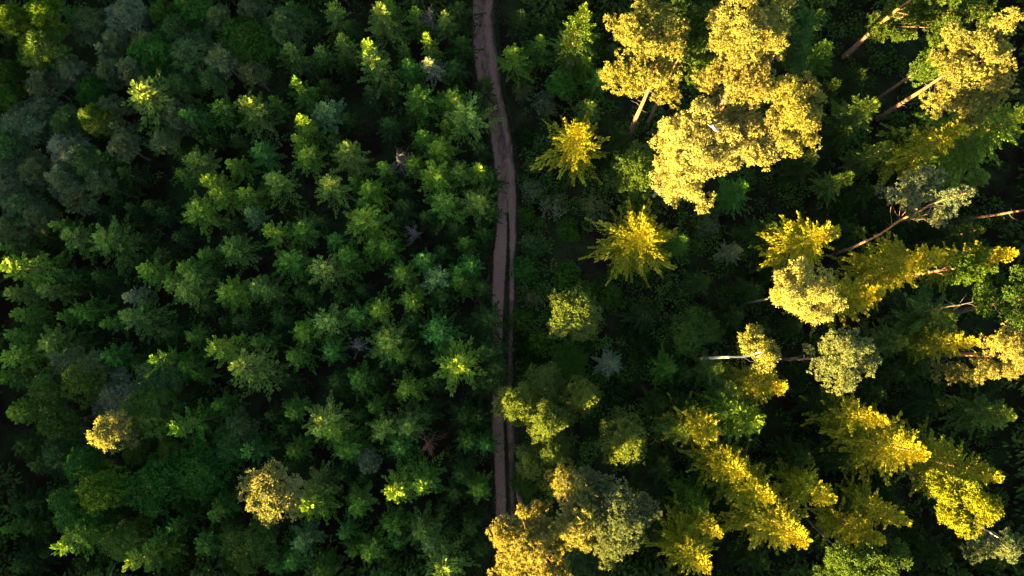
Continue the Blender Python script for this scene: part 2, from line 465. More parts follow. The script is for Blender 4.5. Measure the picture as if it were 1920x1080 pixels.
# ------------------------------------------------------------------ what stands where (x y = place of the tip or crown centre in the photograph)
# young spruces:  x y radius tone [+metres of tip in the light] | label | short name other labels refer to
YOUNG = """
125 8 27 em
180 85 27 gy
205 235 34 gy
265 165 76 pl +0.9 | sparse drooping spruce with an orange sunlit tip among the grey pines | the sparse orange-tipped spruce
185 298 32 md | bright green spruce standing alone against the dull grey pines | the lone bright green spruce
225 320 30 dk
210 352 34 dk
90 418 32 md
130 440 44 ol | two-tone spruce with a yellowish tip and dark shaded skirts
195 448 62 ol | wide olive spruce with long drooping skirts and brown inner twigs | the wide olive spruce
72 442 24 dk
8 466 32 md
20 495 50 yl +1.0 | yellow-edged spruce catching sunlight at the very edge of the photo | the yellow-edged spruce
62 532 30 ol
100 510 34 dk
270 507 36 yl
312 532 32 pl
135 522 30 dk
296 478 26 dk
355 295 42 ol | olive spruce with a brownish yellow middle above two brighter ones
385 325 30 yl +0.3
435 300 31 yl
475 279 36 em
410 367 38 yl | pale yellow-green spruce in the middle of a bright cluster | the cluster's pale yellow spruce
360 391 45 yl
455 354 28 yl
466 407 26 bl | compact round blue-green spruce unlike its greener neighbours | the round blue-green spruce
512 342 46 pl | broad pale spruce with long dim skirts reaching to the right | the broad pale spruce
558 276 38 yl
608 341 42 pl
506 433 32 yl
548 418 38 md
622 450 25 em
330 325 24 md
328 280 26 dk
376 470 30 md
424 464 44 ol
335 492 34 md
530 485 44 md | mid green spruce with a pinkish brown tip | the pink-tipped spruce
602 502 44 pl | pale spruce with stiff bristly boughs and a bright heart | the bristly pale spruce
356 521 40 pl
472 527 36 ol
412 545 40 yl | yellow-green spruce with a bright left edge beside an olive one | the bright-edged spruce
330 440 26 dk
300 395 26 dk
555 5 26 md
617 14 32 ol
540 98 40 ol | olive spruce with fine drooping twigs ringed by dark gaps | the fine-twigged olive spruce
597 84 26 ol
634 68 27 yl
556 155 34 md +1.2 | green spruce with a small golden spark at its tip | the gold-sparked spruce
515 190 23 md
458 196 46 ol +0.2 | olive spruce with a yellow shoulder and wide shadowy skirts | the yellow-shouldered spruce
405 196 36 md
350 203 28 em
553 224 32 yl +1.8 | spruce with a brilliant yellow sunlit crown | the brilliant yellow-crowned spruce
606 198 46 bl
553 262 27 yl
650 215 24 dk
708 18 44 pl +0.8 | tall pale spruce with a yellow tip at the top edge | the pale top-edge spruce
724 2 30 md
658 42 25 dk
680 80 30 yl +1.8 | sunlit yellow spruce, upper one of a touching yellow pair | the upper yellow twin
704 110 54 ol +1.4 | sunlit yellow-tipped spruce with long dark drooping boughs below it | the long-boughed yellow twin
642 75 28 ol
780 25 31 md
835 22 29 ol
864 12 38 dk
804 66 24 yl +1.5 | small spruce with a glowing yellow top above a silvery one | the glowing small spruce
808 97 32 sv +0.6 | silvery spruce with a yellow tip touching a glowing small one
750 90 20 md
763 116 32 em
785 168 46 md
836 174 42 yl | pale bristly spruce touching a larger star-shaped one
874 210 60 pl | large star-shaped pale spruce overhanging the dirt track | the star spruce by the track
725 230 30 dk
786 246 30 md
832 232 19 yl
822 256 38 yl
862 80 35 dk
852 120 34 dk
902 190 28 dk
646 287 40 pl
715 306 26 yl
768 289 30 yl
822 278 36 yl
864 314 36 ol
896 318 30 yl +0.2 | spruce with a small yellow spot near the track edge | the yellow-spotted spruce
818 320 48 yl
890 371 48 ol | bushy olive spruce leaning over the edge of the track | the bushy olive trackside spruce
835 379 50 md
668 336 26 md
696 350 36 yl
665 374 22 md
684 417 56 yl | bright yellow-green spruce shaped like a wide star | the bright green star spruce
690 466 27 md
722 458 30 md
650 486 40 md
790 482 32 em
872 455 26 md
880 486 30 em
748 506 32 yl
812 523 40 bl
855 507 30 em
872 540 26 md
802 402 28 dk
912 332 34 dk
914 392 30 dk
902 432 26 dk
575 560 26 dk
10 548 30 ol
76 541 36 ol
17 590 30 md
50 618 24 md
10 632 30 md
112 589 27 md
155 573 34 md
80 642 48 ol | olive spruce with a yellowish left tip between two gaps
12 674 44 yl | yellow-green spruce pointing at the edge of the photo | the edge-pointing spruce
193 603 30 md
254 596 50 ol | broad olive spruce with a small pinkish tip
230 550 26 gy
197 672 34 em | small emerald tree above the grey tufted crowns | the small emerald tree
42 717 30 dk
6 706 30 md
18 775 40 yl
288 691 38 md +0.4
250 682 28 dk
76 767 24 gy
420 549 38 yl
330 546 34 pl
345 626 29 md
402 657 42 yl +0.3 | green spruce with a bright yellow left flank over a black gap | the yellow-flanked spruce
480 641 30 md
450 706 58 pl +0.3 | broad pale spruce with a tiny yellow tip and spreading boughs | the broad tiny-tipped spruce
546 666 34 md
566 626 34 yl
608 598 44 pl | pale spruce with a yellowish heart beside a bright green one
610 655 31 em
336 682 36 md
366 707 23 md
404 766 29 md
342 796 44 md +0.5 | spruce with long separate boughs and a lit yellow tip | the long-boughed spruce
536 766 31 md
590 792 52 pl +0.2 | large pale spruce with a yellow spot above a second yellow tip | the large yellow-spotted spruce
332 756 28 dk
562 546 26 dk
492 546 33 ol
662 586 33 em
696 573 38 yl
762 549 32 yl
820 620 46 em | emerald spruce with a luminous yellow-green heart | the luminous-hearted spruce
717 643 50 pl | pale spruce with ten stiff boughs like a starfish | the starfish spruce
751 656 27 yl
665 716 40 md
763 727 38 yl | spruce with a muted yellow tip ringed by dark green | the muted yellow spruce
706 765 24 md
757 801 40 pl
710 806 38 pl
857 686 62 yl +0.3 | largest trackside spruce with a golden heart and twiggy boughs | the golden-hearted spruce
820 546 30 dk
802 772 32 dk
862 780 32 dk
912 656 46 dk
908 596 38 dk
914 716 44 dk
924 690 34 dk
905 540 28 dk
32 840 40 dk
60 872 36 dk
60 990 40 dk
20 1062 38 dk
16 950 30 dk
4 1002 24 md
116 1018 50 yl +0.4 | yellow-green spruce beside the deep black gap in the corner | the corner yellow-green spruce
285 1012 32 em
247 1066 40 yl +0.8 | bright yellow spruce cut off by the bottom edge | the cut-off yellow spruce
292 1062 34 md
192 992 34 md
465 850 30 em
550 842 28 md
612 828 38 yl +0.9 | spruce with a yellow spark just below the large yellow-spotted one | the lower yellow spark
400 952 36 md
588 912 40 pl
572 966 42 yl +0.6 | dark spruce with a yellow flank beside the sunlit birch | the yellow-flanked dark spruce
540 1060 36 em
374 1030 38 md
556 1022 38 bl
592 1072 32 md
326 990 30 md
510 1068 32 em
640 1002 26 em
645 836 40 md
740 856 30 em
738 922 40 yl +1.6 | spruce with the most brilliant yellow heart in the dark plantation | the brilliant yellow heart
792 906 48 md +0.9 | spruce with a small yellow tip and long shadowed boughs | the shadow-boughed spruce
658 946 38 md
896 926 34 md
870 826 26 md
906 840 26 em
732 990 36 md
786 996 46 ol
812 1026 30 bl
686 1050 42 yl
740 1030 24 em
650 1034 26 md
830 1072 52 ol +0.6 | olive spruce with a yellow tip and long upward boughs at the bottom edge | the bottom-edge olive spruce
722 1076 26 md
870 882 30 dk
880 982 36 dk
902 1030 34 dk
850 936 32 dk
700 706 26 dk
625 720 30 dk
520 590 30 dk
300 622 32 dk
620 262 28 dk
690 170 28 dk
572 110 28 dk
775 205 26 dk
450 600 28 dk
235 490 30 dk
770 600 28 dk
968 22 28 dk
1012 34 24 dk
1012 72 30 md
965 100 38 yl | yellow-green spruce on the far verge of the track | the far-verge spruce
1096 100 28 yl
1118 150 34 md
1110 192 32 ol
1150 88 24 dk
1045 95 28 dk
"""
# taller spruces: x y radius tone height | label | short
TALL = """
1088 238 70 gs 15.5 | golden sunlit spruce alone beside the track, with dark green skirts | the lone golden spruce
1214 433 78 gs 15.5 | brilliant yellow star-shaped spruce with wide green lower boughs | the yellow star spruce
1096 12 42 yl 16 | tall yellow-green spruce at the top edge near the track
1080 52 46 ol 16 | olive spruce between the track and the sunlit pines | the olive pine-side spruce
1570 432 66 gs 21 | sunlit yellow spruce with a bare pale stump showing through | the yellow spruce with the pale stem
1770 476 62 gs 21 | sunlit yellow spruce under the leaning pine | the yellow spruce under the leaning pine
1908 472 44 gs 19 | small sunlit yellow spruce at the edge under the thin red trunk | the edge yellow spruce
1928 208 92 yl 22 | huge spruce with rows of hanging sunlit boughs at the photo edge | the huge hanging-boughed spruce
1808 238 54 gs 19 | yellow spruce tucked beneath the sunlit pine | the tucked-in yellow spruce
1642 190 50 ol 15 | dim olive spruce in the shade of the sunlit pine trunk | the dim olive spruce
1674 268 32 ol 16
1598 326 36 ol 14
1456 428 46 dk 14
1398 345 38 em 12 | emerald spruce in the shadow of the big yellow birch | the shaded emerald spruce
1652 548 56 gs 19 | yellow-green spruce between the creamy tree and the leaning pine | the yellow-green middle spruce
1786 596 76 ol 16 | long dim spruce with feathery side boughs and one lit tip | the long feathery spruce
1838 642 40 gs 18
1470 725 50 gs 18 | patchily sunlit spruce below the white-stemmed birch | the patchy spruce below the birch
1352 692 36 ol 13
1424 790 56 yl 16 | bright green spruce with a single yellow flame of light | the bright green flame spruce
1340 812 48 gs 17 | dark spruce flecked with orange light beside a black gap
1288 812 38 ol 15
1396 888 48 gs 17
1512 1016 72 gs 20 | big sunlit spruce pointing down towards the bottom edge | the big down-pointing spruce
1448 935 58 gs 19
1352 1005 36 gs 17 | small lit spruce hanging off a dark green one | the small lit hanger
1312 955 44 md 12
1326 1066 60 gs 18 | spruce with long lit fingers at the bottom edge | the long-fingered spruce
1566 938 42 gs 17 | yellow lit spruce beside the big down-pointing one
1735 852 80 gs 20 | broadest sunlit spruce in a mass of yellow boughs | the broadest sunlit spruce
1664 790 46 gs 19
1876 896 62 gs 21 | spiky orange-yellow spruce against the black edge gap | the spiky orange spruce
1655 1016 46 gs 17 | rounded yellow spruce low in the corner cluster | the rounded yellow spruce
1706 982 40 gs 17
1902 780 50 ol 15 | dull olive spruce at the edge between two lit clusters | the dull edge spruce
1522 862 40 dk 14
1592 868 40 dk 14
1660 742 40 dk 13
1782 760 36 dk 12
1604 782 34 dk 13
1782 1052 42 dk 12
1882 1060 38 dk 12
1438 1062 42 dk 13
1556 82 46 md 13 | mid green spruce in the dark gap beyond the sunlit pines | the dark-gap spruce
1542 20 34 md 14
1572 152 36 dk 12
1622 132 34 dk 11
1704 252 36 dk 12
1842 428 46 dk 15
1530 290 40 dk 13
1642 352 34 dk 11
1594 240 36 dk 12
1284 446 32 md 13
1386 466 28 gy 9
1326 524 32 dk 11
1420 540 34 dk 10
1388 590 36 dk 10
1260 690 36 md 9
1242 760 30 dk 9
1330 590 30 dk 9
1146 682 28 sv 7 | small silvery spruce alone on the dark mossy clearing | the small silvery spruce
1700 640 40 ol 13
1690 700 40 dk 12
1740 690 40 dk 12
1560 760 36 dk 12
1850 330 50 ol 15
1770 330 40 dk 13
1200 930 30 dk 8
1250 880 34 dk 9
1290 700 34 dk 10
1730 400 34 dk 12
1480 500 30 dk 10
1230 1010 36 dk 9
1620 430 34 dk 11
1880 720 40 dk 11
1690 960 40 dk 12
1600 960 36 dk 12
1500 610 30 dk 9
1440 620 30 dk 9
1210 590 34 dk 8
1170 250 32 dk 8
1380 730 40 ol 14
1300 770 36 dk 13
"""
# grey-green pines with tufted crowns: x y radius tone [+lit] | label | short
GREY = """
75 18 38 yl +1.6 | yellow sunlit pine crown touching the top edge in the corner | the yellow corner pine
16 32 38 yl +1.4
66 82 50 ol +1.0 | large olive pine with a sunlit yellow flank near the corner | the lit-flank pine
165 42 40 gy
230 28 44 sv
212 72 30 gy
272 78 34 gy
282 98 48 em | emerald pine standing out among the dull grey pines | the emerald pine
125 130 36 gy
70 153 38 gy
168 170 36 em
10 132 32 md
8 174 30 md
40 232 50 gy | broad grey pine with a pale left side at the photo edge | the broad grey pine
78 202 40 gy
118 222 36 gy
162 214 32 ol +1.8 | pine with a small yellow sunlit tuft among grey crowns | the yellow-tufted pine
200 205 36 gy
200 132 34 gy
122 278 42 sv | pale mint-green pine crown among darker grey ones | the pale mint pine
60 315 42 gy
20 312 36 gy
10 352 38 gy
36 388 46 gy
110 335 34 gy
152 300 38 gy
136 366 36 gy
176 336 32 gy
14 424 36 gy
66 405 34 gy
8 270 34 gy
225 270 30 gy
300 262 28 gy
355 10 40 em
455 72 62 md | largest green pine in the upper grey wood, with brown twigs inside | the large green pine
350 100 56 gy | broad dull grey pine beside the large green one | the broad dull pine
412 108 36 gy
532 46 42 gy
472 18 36 gy
325 52 34 gy
470 132 30 gy
330 160 38 gy
392 150 32 gy
330 214 34 gy
240 128 30 gy
30 90 30 dk
300 20 32 md
405 30 30 gy
215 748 52 sv | silvery pine with dark branches showing beside the round olive tree | the silvery open pine
122 684 36 gy
165 690 36 gy
310 842 22 pl
246 850 24 pl
448 802 34 gy
432 832 38 gy
690 866 24 sv
105 850 36 gy
1490 1000 1 gy
"""
GREY = "\n".join(l for l in GREY.splitlines() if not l.startswith('1490'))
# soft rounded broad-leaved trees: x y radius tone height | label | short
ROUND = """
80 728 38 ol 13
140 716 46 ol 14 | soft olive rounded tree with a yellowish middle | the soft olive tree
105 792 42 ol 13
268 772 50 ol 15 | round olive tree with one orange sunlit edge | the round olive tree
286 712 44 bl 13
184 818 38 bi 20 | orange sunlit crown of drooping leaves above dark green trees | the orange drooping crown
150 880 46 em 13
176 922 46 yl 16.5 | green crown with a single yellow sunlit patch | the yellow-patched crown
272 916 54 em 14 | bright emerald leafy crown in the lower plantation | the bright emerald crown
134 960 54 em 14 | leafy crown with a yellow-green left edge over the black corner | the yellow-edged leafy crown
230 1022 42 pl 13
355 882 56 em 12 | wide leafy emerald crown left of the sunlit birch | the wide emerald crown
495 932 58 bi 18.6 | sunlit creamy yellow birch alone in the dark plantation | the sunlit plantation birch
460 1030 50 ol 14.6 | round olive bush-like tree below the sunlit birch | the round bush-like tree
1078 588 60 wl 13.8 | round olive tree with a glowing yellow spot beside the track | the glowing-spot round tree
1022 722 43 wl 12
1090 742 41 wl 13.8 | small round tree with a golden heart and a white twig | the golden-heart round tree
966 760 46 wl 15.0 | round tree reaching over the track with an orange ball of light | the tree reaching over the track
1026 792 48 wl 15.4 | round tree with a streak of yellow light down its middle | the yellow-streaked round tree
1000 866 41 wl 11
1036 848 41 wl 13
1174 826 55 wl 14.6 | round tree alone in the clearing with two golden patches | the clearing round tree
1066 906 34 gd 16 | yellow tuft-like tree just above the three big pines | the yellow tuft tree
1306 620 44 ol 9
1064 676 36 md 6
1192 312 50 ol 13 | olive leafy tree in the shade beside the big yellow birch | the shaded olive tree
1058 152 30 em 9 | small emerald leafy tree below the olive pine-side spruce | the small emerald leafy tree
1095 1062 38 bl 8
1500 700 24 dk 8
1040 905 30 ol 11
985 900 30 md 8
"""
# bushes on the clearing: x y radius tone height
BUSH = """
996 356 24 gy 2.6
1040 386 26 gy 2.8 | grey-green bush below the lone golden spruce | the grey bush
1116 386 28 gy 2.8
1000 456 24 bl 2.4
982 506 28 em 3 | emerald bush touching the right rut of the track | the emerald track bush
1020 192 24 gy 2.6
980 168 22 gy 2.4
1020 642 30 md 2.6
1330 425 26 gy 2.6
975 600 22 md 2.2
1000 560 22 gy 2.2
1150 560 26 md 2.4
1100 545 24 md 2.2
1210 660 28 dk 2.4
1160 740 28 dk 2.4
1120 800 26 dk 2.4
1090 650 22 dk 2
1180 620 24 dk 2
985 255 22 dk 2.2
1130 300 24 dk 2.2
985 400 20 md 1.8
1065 430 22 md 1.8
1060 520 26 md 2
1000 690 24 dk 2
985 650 22 dk 2
"""
# dead standing wood: x y radius wood height | label | short
SNAG = """
742 291 28 grey 13.5 | bare silver snag wedged between yellow-green spruces | the upper silver snag
666 650 24 grey 12.5 | bare silver snag beside the starfish spruce | the starfish-side silver snag
776 432 24 grey 11 | dim bare grey snag in a black gap of the plantation | the dim grey snag
800 835 26 red 11.5 | reddish brown dead snag with splayed bare branches | the reddish snag
92 878 24 grey 8 | bluish grey bundle of dead branches over the black corner gap | the bluish dead branches
805 18 22 grey 13 | thin silver snag among spruces at the top edge | the thin silver snag
1660 1068 26 grey 13
"""
SNAG = "\n".join(l for l in SNAG.splitlines() if not l.startswith('1660'))

# tall pines, birches and big crowns, each its own shape: (species, tone, bark, trunk points, crown lobes, kind of foliage, label, short)
BIG = [
 ('pine_tree', 'gd', 'pine', [(1178,258,0),(1190,228,6),(1218,162,15),(1236,108,21)],
  [(1210,40,36,24),(1182,55,30,24),(1236,78,34,24),(1150,45,15,23),(1205,80,28,25),(1150,124,30,21),(1178,150,32,22),(1215,128,34,23),(1250,122,30,22),(1262,172,26,20),(1240,158,26,21),(1226,12,30,23),(1258,40,28,22),(1140,140,18,21)],
  'pine', 'two-lobed sunlit yellow pine with an orange trunk below it', 'the two-lobed pine'),
 ('pine_tree', 'ol', 'pine', [(1215,230,0),(1262,130,14),(1290,70,21)],
  [(1300,62,30,21),(1312,102,28,21),(1290,28,28,22),(1282,90,24,20),(1318,40,26,21.5),(1308,130,22,19)],
  'pine', 'greyish pine wedged in the shade of the two-lobed pine', 'the wedged greyish pine'),
 ('pine_tree', 'gd', 'pine', [(1310,236,0),(1346,204,7),(1376,154,14),(1408,86,23)],
  [(1388,20,38,26),(1430,20,36,26),(1368,52,30,25),(1412,60,36,27),(1446,68,30,26),(1390,95,32,25),(1430,104,30,25),(1462,50,24,24),(1352,30,24,24),(1350,85,22,23),(1400,-20,34,26),(1465,-5,24,24)],
  'pine', 'tallest golden pine crown at the top edge', 'the tallest golden pine'),
 ('pine_tree', 'gd', 'pine', [(1330,245,0),(1362,190,12),(1385,140,19)],
  [(1350,140,28,20),(1384,130,30,21),(1410,150,30,21),(1340,165,22,19),(1378,170,26,20),(1322,152,18,19),(1432,130,26,21),(1400,190,24,19),(1430,170,24,20)],
  'pine', 'orange-gold pine below the tallest golden pine', 'the orange-gold pine'),
 ('pine_tree', 'bl', 'pine', [(1370,190,0),(1450,105,14),(1488,65,20)],
  [(1482,20,28,20),(1492,68,28,20),(1492,112,24,19),(1530,40,15,17),(1475,-5,24,20),(1508,45,20,19),(1470,90,22,19)],
  'pine', 'shaded blue-green pine behind the golden crowns', 'the shaded blue-green pine'),
 ('pine_tree', 'gd', 'pine', [(1372,304,0),(1440,236,15),(1480,200,20)],
  [(1474,168,30,22),(1496,194,32,23),(1464,212,28,22),(1510,168,26,20),(1522,210,26,19.5),(1500,236,30,21),(1474,250,26,20.5),(1520,250,22,18),(1450,182,24,21),(1484,270,22,19),(1528,190,20,18.5)],
  'pine', 'yellow pine with a blue-green shadow side facing the dark gap', 'the half-shaded yellow pine'),
 ('birch_tree', 'cr', 'birch', [(1226,368,0),(1290,300,15),(1330,262,21)],
  [(1320,222,36,22),(1280,236,32,21),(1250,256,30,20),(1298,262,36,23),(1345,246,34,22),(1340,286,36,21.5),(1290,302,36,21.5),(1256,300,30,20),(1254,340,28,19),(1290,346,32,19.5),(1322,322,30,19.5),(1378,270,32,20.5),(1410,276,28,19.5),(1320,374,17,17),(1264,370,20,17),(1398,228,30,20),(1368,308,24,18.5),(1440,276,26,19),(1370,205,24,20),(1426,246,24,19)],
  'leaf', 'largest sunlit yellow birch with white bare limbs in its crown', 'the largest yellow birch'),
 ('pine_tree', 'ol', 'pine', [(1582,107,0),(1640,54,11),(1705,0,19),(1745,-40,24)],
  [(1658,40,30,13),(1740,28,32,17),(1798,26,32,17.5),(1720,5,32,18),(1842,15,28,16.5),(1690,60,22,12.5),(1640,50,18,12),(1780,-20,44,21),(1770,50,22,15),(1850,40,20,15),(1690,20,22,15)],
  'pine', 'pine with a lit trunk running out through the top edge', 'the top-edge lit trunk pine'),
 ('pine_tree', 'gd', 'pine', [(1645,223,0),(1662,212,2.5),(1770,144,15),(1812,118,19)],
  [(1800,70,30,20),(1835,95,32,21),(1870,75,30,21.5),(1885,40,18,23),(1902,28,14,23.5),(1880,110,28,20.5),(1775,110,24,19),(1800,130,30,20),(1840,140,32,20),(1880,150,26,19),(1770,175,28,18),(1800,190,30,18.5),(1750,195,22,16.5),(1830,195,28,18),(1805,225,22,17),(1860,180,22,18),(1790,55,20,20)],
  'pine', 'broad yellow pine on a long bare diagonal pink trunk', 'the diagonal-trunk pine'),
 ('pine_tree', 'ol', 'pine', [(1640,190,0),(1745,115,11),(1790,90,15)],
  [(1755,80,28,15),(1742,118,26,14),(1730,138,22,13),(1770,60,22,15),(1760,135,18,13.5)],
  'pine', 'dim olive pine crown on the shaded flank of the diagonal-trunk pine', 'the dim flank pine'),
 ('pine_tree', 'sv', 'pine', [(1560,478,0),(1622,454,8),(1688,414,14),(1744,384,18),(1775,371,20),(1812,362,22)],
  [(1732,340,26,17.5),(1700,362,25,16.5),(1672,368,17,15.5),(1766,396,19,16.5),(1785,366,18,20),(1808,362,15,21),(1756,408,17,16),(1708,388,20,15.5),(1740,366,22,17.5),(1660,358,12,15.5),(1738,322,14,18)],
  'pine', 'thin leaning pine with its whole orange stem in sunlight', 'the leaning pine'),
 ('birch_tree', 'gd', 'birch', [(1305,674,0),(1355,671,10),(1400,668,17),(1428,660,21)],
  [(1424,650,28,19.5),(1440,664,22,20),(1410,636,20,19),(1428,684,18,18.5),(1405,655,14,19)],
  'leaf', 'small orange birch on a long bright white stem', 'the white-stemmed birch'),
 ('pine_tree', 'pg', 'pine', [(1460,673,0),(1490,673,7),(1522,674,13),(1575,672,20)],
  [(1558,642,26,20),(1590,642,24,20),(1552,670,26,19.5),(1580,670,28,21),(1600,690,26,19.5),(1574,710,24,17.5),(1550,690,22,18),(1620,680,22,18.5),(1610,655,22,19.5),(1592,718,20,16.5),(1518,655,9,17)],
  'pine', 'pale round pine on a bare red stem behind the white-stemmed birch', 'the pale round pine'),
 ('pine_tree', 'gd', 'pine', [(1729,664,0),(1840,664,12),(1905,671,19),(1935,674,22)],
  [(1880,640,26,19),(1905,655,26,20),(1860,645,20,18),(1902,690,26,18),(1870,690,22,15),(1840,688,20,12),(1790,695,20,9),(1758,695,15,8),(1920,630,24,19),(1815,700,16,10)],
  'pine', 'yellow pine at the photo edge with low grey shaded branches', 'the edge pine with grey branches'),
 ('pine_tree', 'ol', 'pine', [(1770,590,0),(1840,575,8),(1925,560,16)],
  [(1858,560,26,13.5),(1885,578,22,14),(1912,550,26,17),(1915,592,22,16.5),(1850,545,18,13.5),(1925,520,22,17)],
  'pine', 'olive pine at the edge beside a bare dead branch', 'the olive edge pine'),
 ('pine_tree', 'gd', 'pine', [(1790,416,0),(1860,404,9),(1925,394,16),(1990,385,22)],
  [(1985,380,34,21),(1960,400,26,18),(1990,420,28,20)],
  'pine', 'thin red trunk running out past the photo edge', 'the thin red trunk'),
 ('broadleaf_tree', 'cr', 'grey', [(1385,572,0),(1470,555,14),(1510,545,19)],
  [(1500,512,26,19),(1478,540,28,19),(1510,550,32,20.5),(1540,530,26,19.5),(1530,575,26,18.5),(1500,580,24,18),(1560,560,20,17.5),(1572,575,15,16.5),(1464,560,16,16.5),(1470,520,18,18)],
  'leaf', 'creamy pale tree between the yellow spruces and the dark gap', 'the creamy tree'),
 ('pine_tree', 'yl', 'pine', [(1580,535,0),(1740,512,13),(1810,500,18)],
  [(1808,495,26,17.5),(1830,505,24,17),(1800,520,24,16),(1840,480,18,16.5),(1785,505,20,16),(1850,500,14,16)],
  'pine', 'yellow-green pine touching the yellow spruce under the leaning pine', 'the touching yellow-green pine'),
 ('pine_tree', 'gd', 'pine', [(968,905,0),(980,960,12),(985,1005,20)],
  [(975,985,30,22),(955,1008,30,22),(990,1020,36,23),(960,1050,36,22),(1000,1062,38,22),(1040,1062,28,20),(1042,1022,28,20),(1020,985,22,20),(1012,958,18,19),(985,957,15,19.5),(1000,1000,26,22),(950,1075,26,21)],
  'pine', 'big golden pine at the lower end of the track', 'the golden track-end pine'),
 ('pine_tree', 'gd', 'pine', [(1040,868,0),(1060,920,13),(1070,955,19)],
  [(1080,930,26,20.5),(1064,960,28,21),(1050,986,26,20.5),(1085,986,30,21.5),(1095,1010,22,19.5),(1070,1014,24,19.5),(1102,962,22,21)],
  'pine', 'yellow-green pine wedged between the two big lower pines', 'the wedged yellow pine'),
 ('pine_tree', 'gy', 'pine', [(1105,880,0),(1130,935,14),(1148,975,20)],
  [(1112,918,28,20),(1142,938,30,20.5),(1160,985,34,21.5),(1150,1020,28,19.5),(1192,960,30,19.5),(1206,984,24,18),(1135,1000,26,20),(1190,1010,26,18.5),(1142,1048,15,17),(1166,955,32,21.5),(1120,950,26,20.5),(1170,1015,22,18.5),(1200,935,16,18)],
  'pine', 'grey-green pine with one yellow sunlit lobe at its lower side', 'the grey-green lobed pine'),
 ('larch_tree', 'ol', 'grey', [(1480,940,0),(1560,1020,10),(1610,1060,15)],
  [(1570,1050,30,15),(1612,1060,30,16),(1650,1065,28,15.5),(1690,1052,24,14),(1590,1082,30,15),(1548,1062,20,13.5),(1630,1090,28,15)],
  'leaf', 'loose dull gold larch crown along the bottom edge', 'the bottom-edge larch'),
 ('broadleaf_tree', 'gs', 'grey', [(1640,850,0),(1740,905,12),(1815,945,18)],
  [(1760,905,26,16.5),(1790,920,28,17.5),(1830,935,30,18.5),(1850,955,26,18.5),(1800,960,28,17.5),(1820,985,22,16.5),(1780,945,26,16.5),(1745,915,18,15.5),(1850,930,20,17.5)],
  'leaf', 'leafy yellow-green crown joined to the broadest sunlit spruce', 'the leafy yellow-green crown'),
 ('pine_tree', 'sv', 'birch', [(1740,925,0),(1826,981,8),(1872,1008,13)],
  [(1850,1010,24,10.5),(1880,1020,24,12),(1892,1032,18,13),(1832,1030,20,9.5),(1905,1015,14,12)],
  'pine', 'pale grey pine with a whitish stem below the leafy yellow-green crown', 'the pale grey pine'),
]

# ------------------------------------------------------------------ reading the tables, telling the trees apart
def read(txt, kind):
    out = []
    for line in txt.strip().splitlines():
        a = [s.strip() for s in line.split('|')]
        f = a[0].split()
        e = dict(kind=kind, x=float(f[0]), y=float(f[1]), r=float(f[2]), tone=f[3], lit=None, h=None,
                 label=a[1] if len(a) > 1 else None, short=a[2] if len(a) > 2 else None)
        for t in f[4:]:
            if t.startswith('+'): e['lit'] = float(t[1:])
            else: e['h'] = float(t)
        out.append(e)
    return out
YOUNG, TALL, GREY = read(YOUNG, 'young'), read(TALL, 'tall'), read(GREY, 'grey')
ROUND, BUSH, SNAG = read(ROUND, 'round'), read(BUSH, 'bush'), read(SNAG, 'snag')
# the low dark saplings that fill the gaps of the plantation
_r = random.Random(5)
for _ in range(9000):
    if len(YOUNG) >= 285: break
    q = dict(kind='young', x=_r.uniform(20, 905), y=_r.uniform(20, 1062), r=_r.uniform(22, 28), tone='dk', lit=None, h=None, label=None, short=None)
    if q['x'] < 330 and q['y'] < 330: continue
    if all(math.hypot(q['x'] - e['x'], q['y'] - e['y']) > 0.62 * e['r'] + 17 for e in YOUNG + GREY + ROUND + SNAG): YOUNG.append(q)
BIGE = []
for b in BIG:
    xs = np.array([l[:2] for l in b[4]], float).clip([0, 0], [1920, 1080]).mean(0)
    BIGE.append(dict(kind='big', x=xs[0], y=xs[1], r=60, label=b[6], short=b[7]))
EVERY = YOUNG + TALL + GREY + ROUND + BUSH + SNAG + BIGE
MARKS = [e for e in EVERY if e.get('short')]
WORD = dict(young='young spruce', tall='spruce', grey='pine', round='round tree', bush='bush', snag='dead snag')
SECT = ['right of', 'below and right of', 'below', 'below and left of', 'left of', 'above and left of', 'above', 'above and right of']
def sector(m, e): return int(round(math.atan2(e['y'] - m['y'], e['x'] - m['x']) / (math.pi / 4))) % 8
def name_them():
    for kind in WORD:
        todo = [e for e in EVERY if e['kind'] == kind and not e['label']]
        cand = {}
        for m in MARKS:
            if kind == 'young' and m['x'] > 1000: continue
            if kind != 'young' and kind != 'grey' and kind != 'round' and m['x'] < 930: continue
            by = {}
            for e in [q for q in EVERY if q['kind'] == kind]:
                if e is m: continue
                d = math.hypot(e['x'] - m['x'], e['y'] - m['y'])
                by.setdefault(sector(m, e), []).append((d, id(e), e))
            for s, lst in by.items():
                lst.sort(key=lambda q: q[:2])
                for k, (d, _, e) in enumerate(lst[:6]):
                    if not e['label']: cand.setdefault(id(e), []).append((d * (1 + 0.7 * k), k, s, m))
        for e in todo:
            tone = TONE[e['tone']][1] if e['tone'] in TONE else e['tone']
            size = 'small ' if e['r'] < 27 else ('broad ' if e['r'] >= 44 else '')
            _, k, s, m = min(cand[id(e)], key=lambda q: q[0])
            e['label'] = f"{size}{tone} {WORD[kind]}, {('first', 'second', 'third', 'fourth', 'fifth', 'sixth')[k]} {SECT[s]} {m['short']}"
name_them()

